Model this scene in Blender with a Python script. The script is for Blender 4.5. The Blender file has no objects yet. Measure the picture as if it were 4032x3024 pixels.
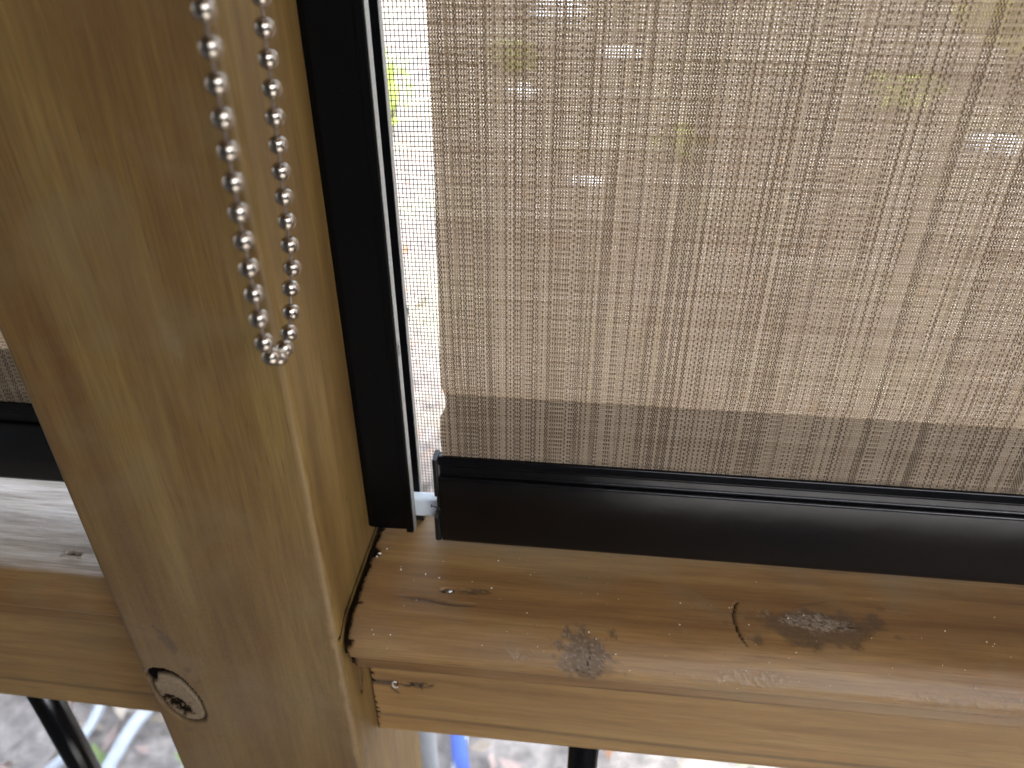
import bpy, bmesh, math, random
import numpy as np

random.seed(7)
rng = np.random.default_rng(11)
sc = bpy.context.scene
C = sc.collection
rad = math.radians
H = 1.1625                      # eye height above the porch floor

# ---------------------------------------------------------------- camera
cam_d = bpy.data.cameras.new('camera')
cam = bpy.data.objects.new('camera', cam_d)
C.objects.link(cam)
cam.location = (0, 0, H)
cam.rotation_euler = (rad(90 - 33.4), 0, rad(6.1))
cam_d.sensor_width = 36.0
cam_d.lens = 27.04
cam_d.clip_start = 0.01
cam_d.clip_end = 400
cam_d.dof.use_dof = True
cam_d.dof.focus_distance = 0.268
cam_d.dof.aperture_fstop = 12.0
sc.camera = cam

# ---------------------------------------------------------------- light
SUN_EL, SUN_AZ = 60.0, 140.0     # thin cloud, sun high behind the porch
world = bpy.data.worlds.new('World')
sc.world = world
world.use_nodes = True
wn = world.node_tree
bg = wn.nodes['Background']
sky = wn.nodes.new('ShaderNodeTexSky')
sky.sky_type = 'NISHITA'
sky.sun_disc = False
sky.sun_elevation = rad(SUN_EL)
sky.sun_rotation = rad(SUN_AZ)
sky.air_density = 1.0
sky.dust_density = 3.0
hs = wn.nodes.new('ShaderNodeHueSaturation')      # thin cloud veils the blue
hs.inputs['Saturation'].default_value = .45
wn.links.new(sky.outputs[0], hs.inputs['Color'])
wn.links.new(hs.outputs[0], bg.inputs[0])
bg.inputs[1].default_value = 0.13
sun_d = bpy.data.lights.new('sun', 'SUN')
sun_d.energy = 1.1
sun_d.angle = rad(10)
sun_d.color = (1.0, 0.96, 0.9)
sun = bpy.data.objects.new('sun', sun_d)
C.objects.link(sun)
sun.rotation_euler = (rad(90 - SUN_EL), 0, rad(180 - SUN_AZ))
sun.location = (0, 0, 8)

sc.view_settings.view_transform = 'Standard'
sc.view_settings.look = 'None'
sc.view_settings.exposure = 3.68
sc.view_settings.gamma = 1.0
sc.render.engine = 'CYCLES'
sc.cycles.max_bounces = 10
sc.cycles.diffuse_bounces = 6
sc.cycles.transparent_max_bounces = 24
sc.cycles.sample_clamp_indirect = 6.0
sc.cycles.use_denoising = True

# ---------------------------------------------------------------- helpers
def tag(o, label=None, cat=None, group=None, kind=None):
    if label: o['label'] = label
    if cat: o['category'] = cat
    if group: o['group'] = group
    if kind: o['kind'] = kind
    return o

def thing(name, label, cat, loc, group=None):
    o = bpy.data.objects.new(name, None)
    o.empty_display_size = 0.02
    o.location = loc
    C.objects.link(o)
    return tag(o, label, cat, group)

def W(p):
    p = np.array(p, float)
    p[..., 2] += H
    return p

def mesh(name, verts, faces, mat, parent=None, smooth=False, attr=None, uv=None):
    """verts in world metres; parent's location is taken off."""
    v = np.asarray(verts, float)
    org = np.array(parent_loc(parent)) if parent is not None else np.zeros(3)
    me = bpy.data.meshes.new(name)
    f = np.asarray(faces) if not isinstance(faces, list) else None
    if f is not None and f.ndim == 2:
        n, k = f.shape
        me.vertices.add(len(v)); me.vertices.foreach_set('co', (v - org).ravel())
        me.loops.add(n * k); me.loops.foreach_set('vertex_index', f.ravel().astype(np.int32))
        me.polygons.add(n)
        me.polygons.foreach_set('loop_start', np.arange(0, n * k, k, dtype=np.int32))
        me.update(calc_edges=True)
    else:
        me.from_pydata([tuple(x) for x in (v - org)], [], faces)
        me.update()
    if smooth:
        me.polygons.foreach_set('use_smooth', np.ones(len(me.polygons), bool))
    if attr is not None:
        a = me.color_attributes.new('marks', 'FLOAT_COLOR', 'POINT')
        c = np.zeros((len(v), 4), np.float32); c[:, :attr.shape[1]] = attr
        a.data.foreach_set('color', c.ravel())
    if uv is not None:
        l = me.uv_layers.new(name='UVMap')
        idx = np.empty(len(me.loops), np.int32); me.loops.foreach_get('vertex_index', idx)
        l.data.foreach_set('uv', np.asarray(uv, np.float32)[idx].ravel())
    o = bpy.data.objects.new(name, me)
    C.objects.link(o)
    if mat: me.materials.append(mat)
    if parent is not None: o.parent = parent
    return o

def parent_loc(p):
    l = np.zeros(3)
    while p is not None:
        l += np.array(p.location); p = p.parent
    return l

def grid_faces(n, m, wrap=False):
    i = np.arange(n - 1)[:, None]
    mm = m if wrap else m - 1
    j = np.arange(mm)[None, :]
    a = i * m + j; b = i * m + (j + 1) % m
    return np.stack([a, b, b + m, a + m], -1).reshape(-1, 4)

class MB:
    def __init__(s): s.v = []; s.f = []
    def add(s, v, f):
        n = len(s.v); s.v += [tuple(x) for x in v]; s.f += [tuple(i + n for i in q) for q in f]
    def box(s, a, b, cham=0.0):
        x0, y0, z0 = a; x1, y1, z1 = b
        if cham <= 0:
            s.add([(x0,y0,z0),(x1,y0,z0),(x1,y1,z0),(x0,y1,z0),(x0,y0,z1),(x1,y0,z1),(x1,y1,z1),(x0,y1,z1)],
                  [(0,3,2,1),(4,5,6,7),(0,1,5,4),(1,2,6,5),(2,3,7,6),(3,0,4,7)])
        else:
            bm = bmesh.new(); bmesh.ops.create_cube(bm, size=1)
            for v in bm.verts:
                v.co = ((x0+x1)/2+v.co.x*(x1-x0), (y0+y1)/2+v.co.y*(y1-y0), (z0+z1)/2+v.co.z*(z1-z0))
            bmesh.ops.bevel(bm, geom=bm.edges[:], offset=cham, segments=2, profile=.5, affect='EDGES')
            bm.verts.index_update()
            s.add([v.co[:] for v in bm.verts], [tuple(v.index for v in f.verts) for f in bm.faces]); bm.free()
    def prism(s, prof, x0, x1, axis=0):
        """profile of (a, b) swept along an axis: 0 -> (x, a, b), 2 -> (a, b, z)"""
        n = len(prof)
        if axis == 0:
            v = [(x0, a, b) for a, b in prof] + [(x1, a, b) for a, b in prof]
        else:
            v = [(a, b, x0) for a, b in prof] + [(a, b, x1) for a, b in prof]
        f = [(i, (i+1) % n, (i+1) % n + n, i + n) for i in range(n)]
        s.add(v, f + [tuple(range(n))[::-1], tuple(range(n, 2*n))])
    def tube(s, pts, r, k=8, cap=True):
        pts = [np.array(p, float) for p in pts]
        rs = r if hasattr(r, '__len__') else [r] * len(pts)
        base = len(s.v); up = np.array([0.13, 0.21, 0.97])
        for i, p in enumerate(pts):
            t = pts[min(i+1, len(pts)-1)] - pts[max(i-1, 0)]; t /= np.linalg.norm(t)
            a = np.cross(t, up)
            if np.linalg.norm(a) < .05: a = np.cross(t, [1, 0, 0])
            a /= np.linalg.norm(a); b = np.cross(t, a)
            for q in range(k):
                w = 2 * math.pi * q / k
                s.v.append(tuple(p + rs[i] * (math.cos(w) * a + math.sin(w) * b)))
        for i in range(len(pts) - 1):
            for q in range(k):
                s.f.append((base+i*k+q, base+i*k+(q+1) % k, base+(i+1)*k+(q+1) % k, base+(i+1)*k+q))
        if cap:
            s.f.append(tuple(base+q for q in range(k))[::-1])
            s.f.append(tuple(base+(len(pts)-1)*k+q for q in range(k)))
    def build(s, name, mat, parent=None, smooth=False):
        return mesh(name, W(s.v), s.f, mat, parent, smooth)

# value noise in numpy
def vnoise(x, y, seed=0):
    x = np.asarray(x, float); y = np.asarray(y, float)
    xi = np.floor(x).astype(np.int64); yi = np.floor(y).astype(np.int64)
    fx = x - xi; fy = y - yi
    fx = fx*fx*(3-2*fx); fy = fy*fy*(3-2*fy)
    def h(a, b):
        n = (a * 374761393 + b * 668265263 + seed * 1442695041) & 0xffffffff
        n = ((n ^ (n >> 13)) * 1274126177) & 0xffffffff
        n = ((n ^ (n >> 16)) * 2246822519) & 0xffffffff
        return ((n ^ (n >> 15)) & 0xffffff) / float(0xffffff)
    return (h(xi, yi)*(1-fx)+h(xi+1, yi)*fx)*(1-fy) + (h(xi, yi+1)*(1-fx)+h(xi+1, yi+1)*fx)*fy
def fbm(x, y, seed=0, o=4):
    s = 0; a = .5; t = 0
    for k in range(o):
        s = s + a * vnoise(x * 2**k, y * 2**k, seed + k * 17); t += a; a *= .55
    return s / t
def sstep(a, b, x):
    t = np.clip((x - a) / (b - a), 0, 1)
    return t*t*(3-2*t)
def ell(u, v, cu, cv, a, b, ang=0, warp=0.0, fr=300, seed=3, pw=2.0):
    """distance-like: 1 on the ellipse outline"""
    c, s = math.cos(rad(ang)), math.sin(rad(ang))
    du, dv = u - cu, v - cv
    p = (du*c + dv*s) / a; q = (-du*s + dv*c) / b
    d = (np.abs(p)**pw + np.abs(q)**pw)**(1/pw)
    if warp: d = d * (1 + warp * (fbm(u*fr, v*fr, seed) - .5) * 2)
    return d
def seg(u, v, pts, w, taper=True):
    """1 inside a poly-line of half-width w"""
    best = np.full(np.shape(u), 1e9)
    n = len(pts) - 1
    for i in range(n):
        (a, b), (c, d) = pts[i], pts[i+1]
        L = (c-a)**2 + (d-b)**2
        t = np.clip(((u-a)*(c-a) + (v-b)*(d-b)) / L, 0, 1)
        g = (i + t) / n
        ww = w * (1 - (np.abs(g - .5) * 2)**3 * .85) if taper else w
        best = np.minimum(best, np.hypot(u-(a+t*(c-a)), v-(b+t*(d-b))) / ww)
    return 1 - sstep(.6, 1.25, best)

# ---------------------------------------------------------------- materials
class NT:
    def __init__(s, name):
        s.m = bpy.data.materials.new(name); s.m.use_nodes = True
        s.t = s.m.node_tree; s.bsdf = s.t.nodes['Principled BSDF']; s.out = s.t.nodes['Material Output']
    def n(s, typ, **kw):
        d = s.t.nodes.new(typ)
        for k, v in kw.items():
            if k.startswith('i_'):
                key = k[2:]
                d.inputs[int(key) if key.isdigit() else key.replace('_', ' ')].default_value = v
            else: setattr(d, k, v)
        return d
    def l(s, a, b): s.t.links.new(a, b)
    def math(s, op, a, b=None, c=None, clamp=False):
        d = s.t.nodes.new('ShaderNodeMath'); d.operation = op; d.use_clamp = clamp
        for i, x in enumerate((a, b, c)):
            if x is None: continue
            if isinstance(x, (int, float)): d.inputs[i].default_value = x
            else: s.l(x, d.inputs[i])
        return d.outputs[0]
    def mix(s, f, a, b, mode='MIX'):
        d = s.t.nodes.new('ShaderNodeMix'); d.data_type = 'RGBA'; d.blend_type = mode
        for i, x in ((0, f), (6, a), (7, b)):
            if isinstance(x, (int, float)): d.inputs[i].default_value = x
            elif isinstance(x, tuple): d.inputs[i].default_value = (*x[:3], 1)
            else: s.l(x, d.inputs[i])
        return d.outputs[2]
    def ramp(s, f, stops):
        d = s.t.nodes.new('ShaderNodeValToRGB'); e = d.color_ramp.elements
        while len(e) < len(stops): e.new(.5)
        for i, (p, c) in enumerate(stops):
            e[i].position = p; e[i].color = (*c, 1) if isinstance(c, tuple) else (c, c, c, 1)
        s.l(f, d.inputs[0]); return d.outputs[0]
    def noise(s, vec, scale, detail=4, rough=.55, dist=0.0):
        d = s.n('ShaderNodeTexNoise'); d.inputs['Scale'].default_value = scale
        d.inputs['Detail'].default_value = detail; d.inputs['Roughness'].default_value = rough
        d.inputs['Distortion'].default_value = dist
        s.l(vec, d.inputs['Vector']); return d.outputs[0]
    def mapping(s, vec, scale=(1,1,1), loc=(0,0,0), rot=(0,0,0)):
        d = s.n('ShaderNodeMapping'); d.inputs['Scale'].default_value = scale
        d.inputs['Location'].default_value = loc; d.inputs['Rotation'].default_value = rot
        s.l(vec, d.inputs['Vector']); return d.outputs[0]
    def bump(s, h, dist, strength=1.0, prev=None):
        d = s.n('ShaderNodeBump'); d.inputs['Distance'].default_value = dist
        d.inputs['Strength'].default_value = strength; s.l(h, d.inputs['Height'])
        if prev is not None: s.l(prev, d.inputs['Normal'])
        return d.outputs[0]

def plain(name, col, rough=.5, metal=0.0, spec=.5, nscale=400, namp=.25, bump=0.0, sss=0):
    t = NT(name); co = t.n('ShaderNodeTexCoord').outputs['Object']
    nz = t.noise(co, nscale, 5)
    c2 = tuple(min(1, x * (1 + namp)) for x in col); c1 = tuple(x * (1 - namp) for x in col)
    t.l(t.ramp(nz, [(.3, c1), (.7, c2)]), t.bsdf.inputs['Base Color'])
    t.l(t.math('MULTIPLY_ADD', nz, .25, rough - .12, clamp=True), t.bsdf.inputs['Roughness'])
    t.bsdf.inputs['Metallic'].default_value = metal
    t.bsdf.inputs['Specular IOR Level'].default_value = spec
    if bump: t.l(t.bump(nz, bump), t.bsdf.inputs['Normal'])
    return t.m

def wood(name, cols, axis, grey=(.3,.26,.2), rough=.5, seed=0.0, marks=True, ringy=.5, greyamt=.5, line=(.10,.055,.022), bump=.00012, light_tint=((.20,.155,.11),(.44,.38,.315),(.66,.60,.53))):
    """cols: dark, mid, light. axis: grain direction index"""
    t = NT(name); co = t.n('ShaderNodeTexCoord').outputs['Object']
    def sc_(al, ac):
        s = [ac, ac, ac]; s[axis] = al
        return t.mapping(co, tuple(s), (seed, seed*.7, seed*1.3))
    broad = t.noise(sc_(3.0, 26), 1, 3, .5, .35)
    mid = t.noise(sc_(9, 130), 1, 4, .6, .5)
    fine = t.noise(sc_(45, 1300), 1, 5, .65, .2)
    dash = t.noise(sc_(60, 1700), 1, 2, .5)
    blot = t.noise(t.mapping(co, (1,1,1), (seed+5, 2, 1)), 28, 5, .6, .6)
    tone = t.math('ADD', t.math('MULTIPLY', broad, .5), t.math('MULTIPLY', mid, .5))
    c = t.ramp(tone, [(.34, cols[0]), (.5, cols[1]), (.64, cols[2])])
    # late-wood lines
    rings = t.ramp(t.math('ABSOLUTE', t.math('SUBTRACT', t.math('FRACT', t.math('MULTIPLY', broad, 7.0)), .5)), [(.0, 1.0), (.11, 0.0)])
    c = t.mix(t.math('MULTIPLY', rings, ringy * .5), c, line)
    c = t.mix(t.ramp(fine, [(.35, .34), (.62, 0.0)]), c, tuple(x*.45 for x in cols[0]))
    c = t.mix(t.ramp(dash, [(.66, 0.0), (.73, .6)]), c, line)
    c = t.mix(t.math('MULTIPLY', t.ramp(blot, [(.45, 0.0), (.7, 1.0)]), greyamt), c, grey)
    sp = t.noise(co, 900, 2, .5)
    c = t.mix(t.ramp(sp, [(.74, 0.0), (.78, .7)]), c, tuple(x*.4 for x in cols[0]))
    h = t.math('ADD', t.math('MULTIPLY', fine, .6), t.math('MULTIPLY', mid, .5))
    r = t.math('ADD', t.math('MULTIPLY', fine, .16), t.math('MULTIPLY_ADD', blot, .2, rough - .16))
    if marks:
        a = t.n('ShaderNodeAttribute', attribute_name='marks')
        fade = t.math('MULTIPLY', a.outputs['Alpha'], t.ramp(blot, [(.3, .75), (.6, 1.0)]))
        wc = t.ramp(t.math('ADD', t.math('MULTIPLY', mid, .55), t.math('MULTIPLY', fine, .45)), [(.36, light_tint[0]), (.5, light_tint[1]), (.62, light_tint[2])])  # marked faces: their light and shade mixed into the wood colour
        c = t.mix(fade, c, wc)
        sep = t.n('ShaderNodeSeparateColor'); t.l(a.outputs['Color'], sep.inputs[0])
        n2 = t.noise(co, 700, 6, .7)
        n3 = t.noise(co, 2200, 4, .6)
        c = t.mix(sep.outputs[1], c, t.ramp(n2, [(.35, (.035,.022,.013)), (.6, (.085,.055,.032))]))
        chalk = t.math('MULTIPLY', sep.outputs[2], t.ramp(n3, [(.35, .35), (.62, 1.0)]))
        c = t.mix(chalk, c, t.ramp(n2, [(.3, (.16,.13,.095)), (.7, (.4,.34,.26))]))
        c = t.mix(sep.outputs[0], c, (.003,.002,.0015))
        t.l(t.math('MULTIPLY_ADD', sep.outputs[0], -.45, .5), t.bsdf.inputs['Specular IOR Level'])
        r = t.math('MAXIMUM', r, t.math('MULTIPLY', t.math('MAXIMUM', sep.outputs[0], sep.outputs[2]), .9))
        h = t.math('ADD', h, t.math('MULTIPLY', t.math('MULTIPLY', sep.outputs[2], n3), 2.0))
    t.l(c, t.bsdf.inputs['Base Color'])
    t.l(r, t.bsdf.inputs['Roughness'])
    t.l(t.bump(h, bump), t.bsdf.inputs['Normal'])
    return t.m

M = {}
M['post'] = wood('olive_pine', ((.130,.060,.016), (.190,.108,.029), (.250,.158,.045)), 2, grey=(.21,.15,.075), rough=.55, seed=1.7, ringy=.25, greyamt=.45, bump=.00007, light_tint=((.10,.05,.010),(.155,.087,.019),(.215,.135,.036)))  # last tint: right face made darker orange, shade put into its colour
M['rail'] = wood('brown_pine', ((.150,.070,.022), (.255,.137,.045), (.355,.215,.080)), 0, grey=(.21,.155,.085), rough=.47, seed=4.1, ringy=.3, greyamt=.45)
M['rail_low'] = wood('honey_pine', ((.185,.092,.028), (.28,.157,.051), (.37,.228,.082)), 0, grey=(.27,.175,.075), rough=.6, seed=9.3, ringy=.4, greyamt=.35)
M['rail_grey'] = wood('weathered_pine', ((.27,.17,.10), (.4,.29,.2), (.52,.41,.31)), 0, grey=(.5,.47,.43), rough=.42, seed=2.2, ringy=.2, greyamt=.8, bump=.0003)
M['sill'] = wood('pale_pine', ((.3,.2,.11), (.42,.3,.18), (.5,.38,.24)), 0, rough=.6, seed=6.6, marks=False)
M['deck'] = wood('deck_pine', ((.028,.027,.026), (.042,.04,.038), (.058,.055,.052)), 1, rough=.6, seed=3.3, marks=False)
M['ceiling'] = wood('ceiling_pine', ((.15,.10,.055), (.23,.15,.085), (.30,.205,.12)), 0, rough=.6, seed=8.3, marks=False)
M['siding'] = plain('painted_siding', (.055,.053,.05), .6, nscale=40)
M['knot'] = None

def black_alu(name, rough=.17, spec=.38, base=(.0022,.0024,.003), smudge=True):
    t = NT(name); co = t.n('ShaderNodeTexCoord').outputs['Object']
    a = t.noise(t.mapping(co, (1,1,1), (0,0,0), (0,rad(35),0)), 60, 6, .65, .8)
    b = t.noise(t.mapping(co, (300,900,900), (0,0,0), (0,rad(-25),0)), 1, 3, .6)
    fleck = t.noise(co, 1500, 2, .5)
    c = t.mix(t.ramp(fleck, [(.74, 0.0), (.79, .35)]), base, (.12,.12,.12))
    t.l(c, t.bsdf.inputs['Base Color'])
    r = t.math('ADD', t.math('MULTIPLY_ADD', a, .18, rough - .09), t.math('MULTIPLY', b, .08))
    t.l(r, t.bsdf.inputs['Roughness'])
    t.bsdf.inputs['Specular IOR Level'].default_value = spec
    n1 = t.bump(t.noise(co, 2600, 3, .6), .00002)
    t.l(t.bump(t.noise(co, 25, 2), .0003, 1, n1), t.bsdf.inputs['Normal'])
    return t.m
M['alu'] = black_alu('black_aluminium')
M['alu_matt'] = black_alu('matt_black_aluminium', .38, .16, (.0012,.0014,.0018))
M['alu_end'] = plain('lit_worn_edge', (.27,.26,.24), .55, metal=.2, nscale=900)  # pale grey stands for side light on the lips; also used for scuffs
M['plastic_black'] = plain('black_plastic', (.008,.008,.009), .45, nscale=800)
M['nylon'] = None
t = NT('white_nylon'); t.bsdf.inputs['Base Color'].default_value = (.72,.78,.8,1)
t.bsdf.inputs['Roughness'].default_value = .4
t.bsdf.inputs['Subsurface Weight'].default_value = .6; t.bsdf.inputs['Subsurface Radius'].default_value = (.004,.004,.005)
t.bsdf.inputs['Subsurface Scale'].default_value = 1.0
co = t.n('ShaderNodeTexCoord').outputs['Object']
t.l(t.bump(t.noise(co, 500, 3), .0001), t.bsdf.inputs['Normal'])
M['nylon'] = t.m
# nickel beads
t = NT('nickel'); co = t.n('ShaderNodeTexCoord').outputs['Object']
nz = t.noise(co, 900, 4)
t.l(t.ramp(nz, [(.3, (.45,.385,.315)), (.7, (.57,.50,.42))]), t.bsdf.inputs['Base Color'])
t.bsdf.inputs['Metallic'].default_value = 1.0
t.l(t.math('MULTIPLY_ADD', nz, .12, .14), t.bsdf.inputs['Roughness'])
t.l(t.bump(nz, .00008), t.bsdf.inputs['Normal'])
M['nickel'] = t.m
M['pin'] = plain('dull_chain_pin', (.20,.16,.13), .5, metal=.6, nscale=900)
M['wire'] = plain('screen_wire', (.012,.012,.016), .55, nscale=50)
M['nail'] = plain('galvanised_nail', (.42,.42,.4), .35, metal=.8, nscale=3000)
M['speck'] = plain('pale_dust', (.75,.72,.66), .7, nscale=900)
M['tar'] = plain('dark_splinter', (.006,.004,.003), .8, nscale=900)
M['plaster'] = plain('white_thread', (.6,.58,.54), .6, nscale=900)

# woven shade cloth: UV counts threads
PX, PZ = .00044, .00096
def cloth(name, openness=1.0, holes=True, seethrough=.19):
    t = NT(name)
    uv = t.n('ShaderNodeUVMap').outputs[0]
    sep = t.n('ShaderNodeSeparateXYZ'); t.l(uv, sep.inputs[0])
    u0, v0 = sep.outputs[0], sep.outputs[1]
    # threads wander a little
    wob = t.noise(t.mapping(uv, (.05, .02, 1)), 1, 2)
    wob2 = t.noise(t.mapping(uv, (.01, .09, 1), (9, 4, 0)), 1, 2)
    u = t.math('ADD', u0, t.math('MULTIPLY', wob, .6)); v = t.math('ADD', v0, t.math('MULTIPLY', wob2, .9))
    iu, iv = t.math('FLOOR', u), t.math('FLOOR', v)
    fu, fv = t.math('FRACT', u), t.math('FRACT', v)
    par = t.math('MODULO', t.math('ADD', t.math('ADD', iu, iv), 4000.0), 2.0)     # 1: warp on top
    par = t.math('GREATER_THAN', par, .5)
    def wnz(x, y, ox):
        cv = t.n('ShaderNodeCombineXYZ'); 
        for i, q in enumerate((x, y)):
            if isinstance(q, (int, float)): cv.inputs[i].default_value = q
            else: t.l(q, cv.inputs[i])
        cv.inputs[2].default_value = ox
        d = t.n('ShaderNodeTexWhiteNoise', noise_dimensions='3D'); t.l(cv.outputs[0], d.inputs['Vector']); return d.outputs['Value']
    def snz(x, sx, y, sy, ox, det=2):
        cv = t.n('ShaderNodeCombineXYZ'); t.l(t.math('MULTIPLY', x, sx), cv.inputs[0]); t.l(t.math('MULTIPLY', y, sy), cv.inputs[1]); cv.inputs[2].default_value = ox
        return t.noise(cv.outputs[0], 1, det, .6)
    wr = t.math('ADD', t.math('MULTIPLY', wnz(iu, 0.0, 1.0), .60), t.math('MULTIPLY', snz(iu, .07, iv, .004, 2.0), .50))
    wr = t.math('ADD', wr, t.math('MULTIPLY', t.math('SUBTRACT', snz(iu, .5, iv, .03, 7.0), .5), .55))
    warp = t.ramp(wr, [(.30, (.010,.007,.006)), (.450, (.024,.016,.012)), (.52, (.29,.21,.135)), (.65, (.57,.455,.325))])
    wf = t.math('ADD', t.math('MULTIPLY', wnz(0.0, iv, 4.0), .5), t.math('MULTIPLY', snz(iu, .005, iv, .25, 5.0), .5))
    weft = t.ramp(wf, [(.2, (.34,.25,.165)), (.5, (.48,.37,.255)), (.8, (.60,.48,.35))])
    c = t.mix(par, weft, warp)
    # rounded threads
    hx = t.math('SINE', t.math('MULTIPLY', fu, math.pi)); hz = t.math('SINE', t.math('MULTIPLY', fv, math.pi))
    h = t.math('ADD', t.math('MULTIPLY', hx, t.math('MULTIPLY_ADD', par, .7, .3)), t.math('MULTIPLY', hz, t.math('MULTIPLY_ADD', par, -.7, 1.0)))
    # gaps at the cell corners
    fu2 = t.math('FRACT', t.math('MULTIPLY', u, .5))                              # an opening after every second warp thread
    du = t.math('SUBTRACT', .5, t.math('ABSOLUTE', t.math('SUBTRACT', fu2, .5)))
    dv = t.math('SUBTRACT', .5, t.math('ABSOLUTE', t.math('SUBTRACT', fv, .5)))
    gap = t.math('ADD', t.math('MULTIPLY', snz(iu, .17, iv, .012, 11.0), .150), t.math('MULTIPLY', wnz(iu, iv, 3.0), .05))
    gap = t.math('ADD', gap, t.math('MULTIPLY', t.math('SUBTRACT', snz(iu, .005, iv, .35, 13.0), .5), .16))
    gap = t.math('ADD', gap, .002 * openness)
    hole = t.math('MULTIPLY', t.math('LESS_THAN', du, gap), t.math('LESS_THAN', dv, t.math('ADD', gap, .06)))
    c = t.mix(t.math('MULTIPLY', t.ramp(h, [(.35, 1.0), (.9, 0.0)]), .62), c, (.015,.010,.008))
    t.l(c, t.bsdf.inputs['Base Color']); t.bsdf.inputs['Roughness'].default_value = .55
    t.bsdf.inputs['Specular IOR Level'].default_value = .35
    t.l(t.bump(h, .00022), t.bsdf.inputs['Normal'])
    tl = t.n('ShaderNodeBsdfTranslucent'); t.l(t.mix(.68, c, (.37,.215,.085)), tl.inputs[0])
    m1 = t.n('ShaderNodeMixShader'); m1.inputs[0].default_value = seethrough
    t.l(t.bsdf.outputs[0], m1.inputs[1]); t.l(tl.outputs[0], m1.inputs[2])
    if not holes:
        t.l(m1.outputs[0], t.out.inputs[0]); return t.m
    tr = t.n('ShaderNodeBsdfTransparent')
    m2 = t.n('ShaderNodeMixShader'); t.l(hole, m2.inputs[0]); t.l(m1.outputs[0], m2.inputs[1]); t.l(tr.outputs[0], m2.inputs[2])
    t.l(m2.outputs[0], t.out.inputs[0])
    return t.m
M['cloth'] = cloth('woven_shade_cloth')
M['cloth_back'] = cloth('turned_hem_cloth', 1.0, False, .03)

# ground
t = NT('leafy_ground'); co = t.n('ShaderNodeTexCoord').outputs['Object']
a = t.noise(co, 1.3, 6, .6); b = t.noise(co, 22, 6, .7); 
c = t.ramp(b, [(.3, (.075,.064,.056)), (.5, (.155,.134,.12)), (.7, (.25,.225,.205))])
c = t.mix(t.ramp(a, [(.5, 0.0), (.62, .7)]), c, (.2,.195,.14))
t.l(c, t.bsdf.inputs['Base Color']); t.bsdf.inputs['Roughness'].default_value = .9
t.l(t.bump(b, .02), t.bsdf.inputs['Normal'])
M['ground'] = t.m
M['patio'] = plain('pale_concrete', (.44,.44,.44), .7, nscale=6, namp=.15)
def leafm(name, col, tr=.35):
    t = NT(name); co = t.n('ShaderNodeTexCoord').outputs['Object']
    nz = t.noise(co, 9, 4)
    cc = t.ramp(nz, [(.35, tuple(x*.6 for x in col)), (.65, tuple(min(1, x*1.4) for x in col))])
    t.l(cc, t.bsdf.inputs['Base Color']); t.bsdf.inputs['Roughness'].default_value = .5
    tl = t.n('ShaderNodeBsdfTranslucent'); t.l(cc, tl.inputs[0])
    m = t.n('ShaderNodeMixShader'); m.inputs[0].default_value = tr
    t.l(t.bsdf.outputs[0], m.inputs[1]); t.l(tl.outputs[0], m.inputs[2]); t.l(m.outputs[0], t.out.inputs[0])
    return t.m
M['leaf_green'] = leafm('green_leaf', (.40,.50,.10), .5)
M['leaf_yellow'] = leafm('yellow_leaf', (.9,.72,.16), .5)
M['leaf_dark'] = leafm('hedge_leaf', (.05,.09,.025))
M['dead1'] = plain('dead_leaf_tan', (.17,.125,.095), .8, nscale=20)
M['dead2'] = plain('dead_leaf_grey', (.15,.14,.135), .8, nscale=20)
M['dead3'] = plain('dead_leaf_rust', (.2,.10,.05), .8, nscale=20)
M['white_pipe'] = plain('white_pvc', (.50,.56,.63), .35, nscale=12, namp=.08)
M['blue_hose'] = plain('blue_hose', (.05,.12,.5), .4, nscale=12)
M['bed1'] = plain('pale_tan_leaf', (.44,.38,.30), .8, nscale=20)
M['bed2'] = plain('pinkish_leaf', (.46,.36,.32), .8, nscale=20)
M['bed3'] = plain('rust_leaf', (.38,.19,.09), .8, nscale=20)
M['bed4'] = plain('fallen_green_leaf', (.2,.28,.09), .8, nscale=20)
M['stone'] = plain('pale_stone', (.5,.52,.56), .7, nscale=14, bump=.01)
M['toned'] = plain('toned_bed_grey', (.33,.305,.28), .9, nscale=35, namp=.5, bump=.01)  # colour chosen for the brightness of the shaded ground near the porch
M['bark'] = plain('bark', (.1,.075,.055), .9, nscale=20, bump=.01)

# ---------------------------------------------------------------- the setting
GZ = -.35        # outside ground level (floor is 0)
def raw(name, v, f, mat, kind=None, parent=None):
    o = mesh(name, np.array(v, float), f, mat, parent)
    if kind: o['kind'] = kind
    return o
# ground sheet with gentle unevenness near, flat to the horizon
xs = np.concatenate([[-300,-120,-60,-30,-20], np.linspace(-14,14,113), [20,30,60,120,300]])
ys = np.concatenate([[-300,-120,-60,-30,-20], np.linspace(-14,14,113), [20,30,60,120,300]])
X, Y = np.meshgrid(xs, ys, indexing='ij')
Z = GZ + .10*(fbm(X*.7, Y*.7, 5)-.5)*(np.abs(X) < 14)*(np.abs(Y) < 14)
mesh('ground', np.stack([X, Y, Z], -1).reshape(-1,3), grid_faces(len(xs), len(ys)), M['ground'], smooth=True)['kind'] = 'structure'

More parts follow.
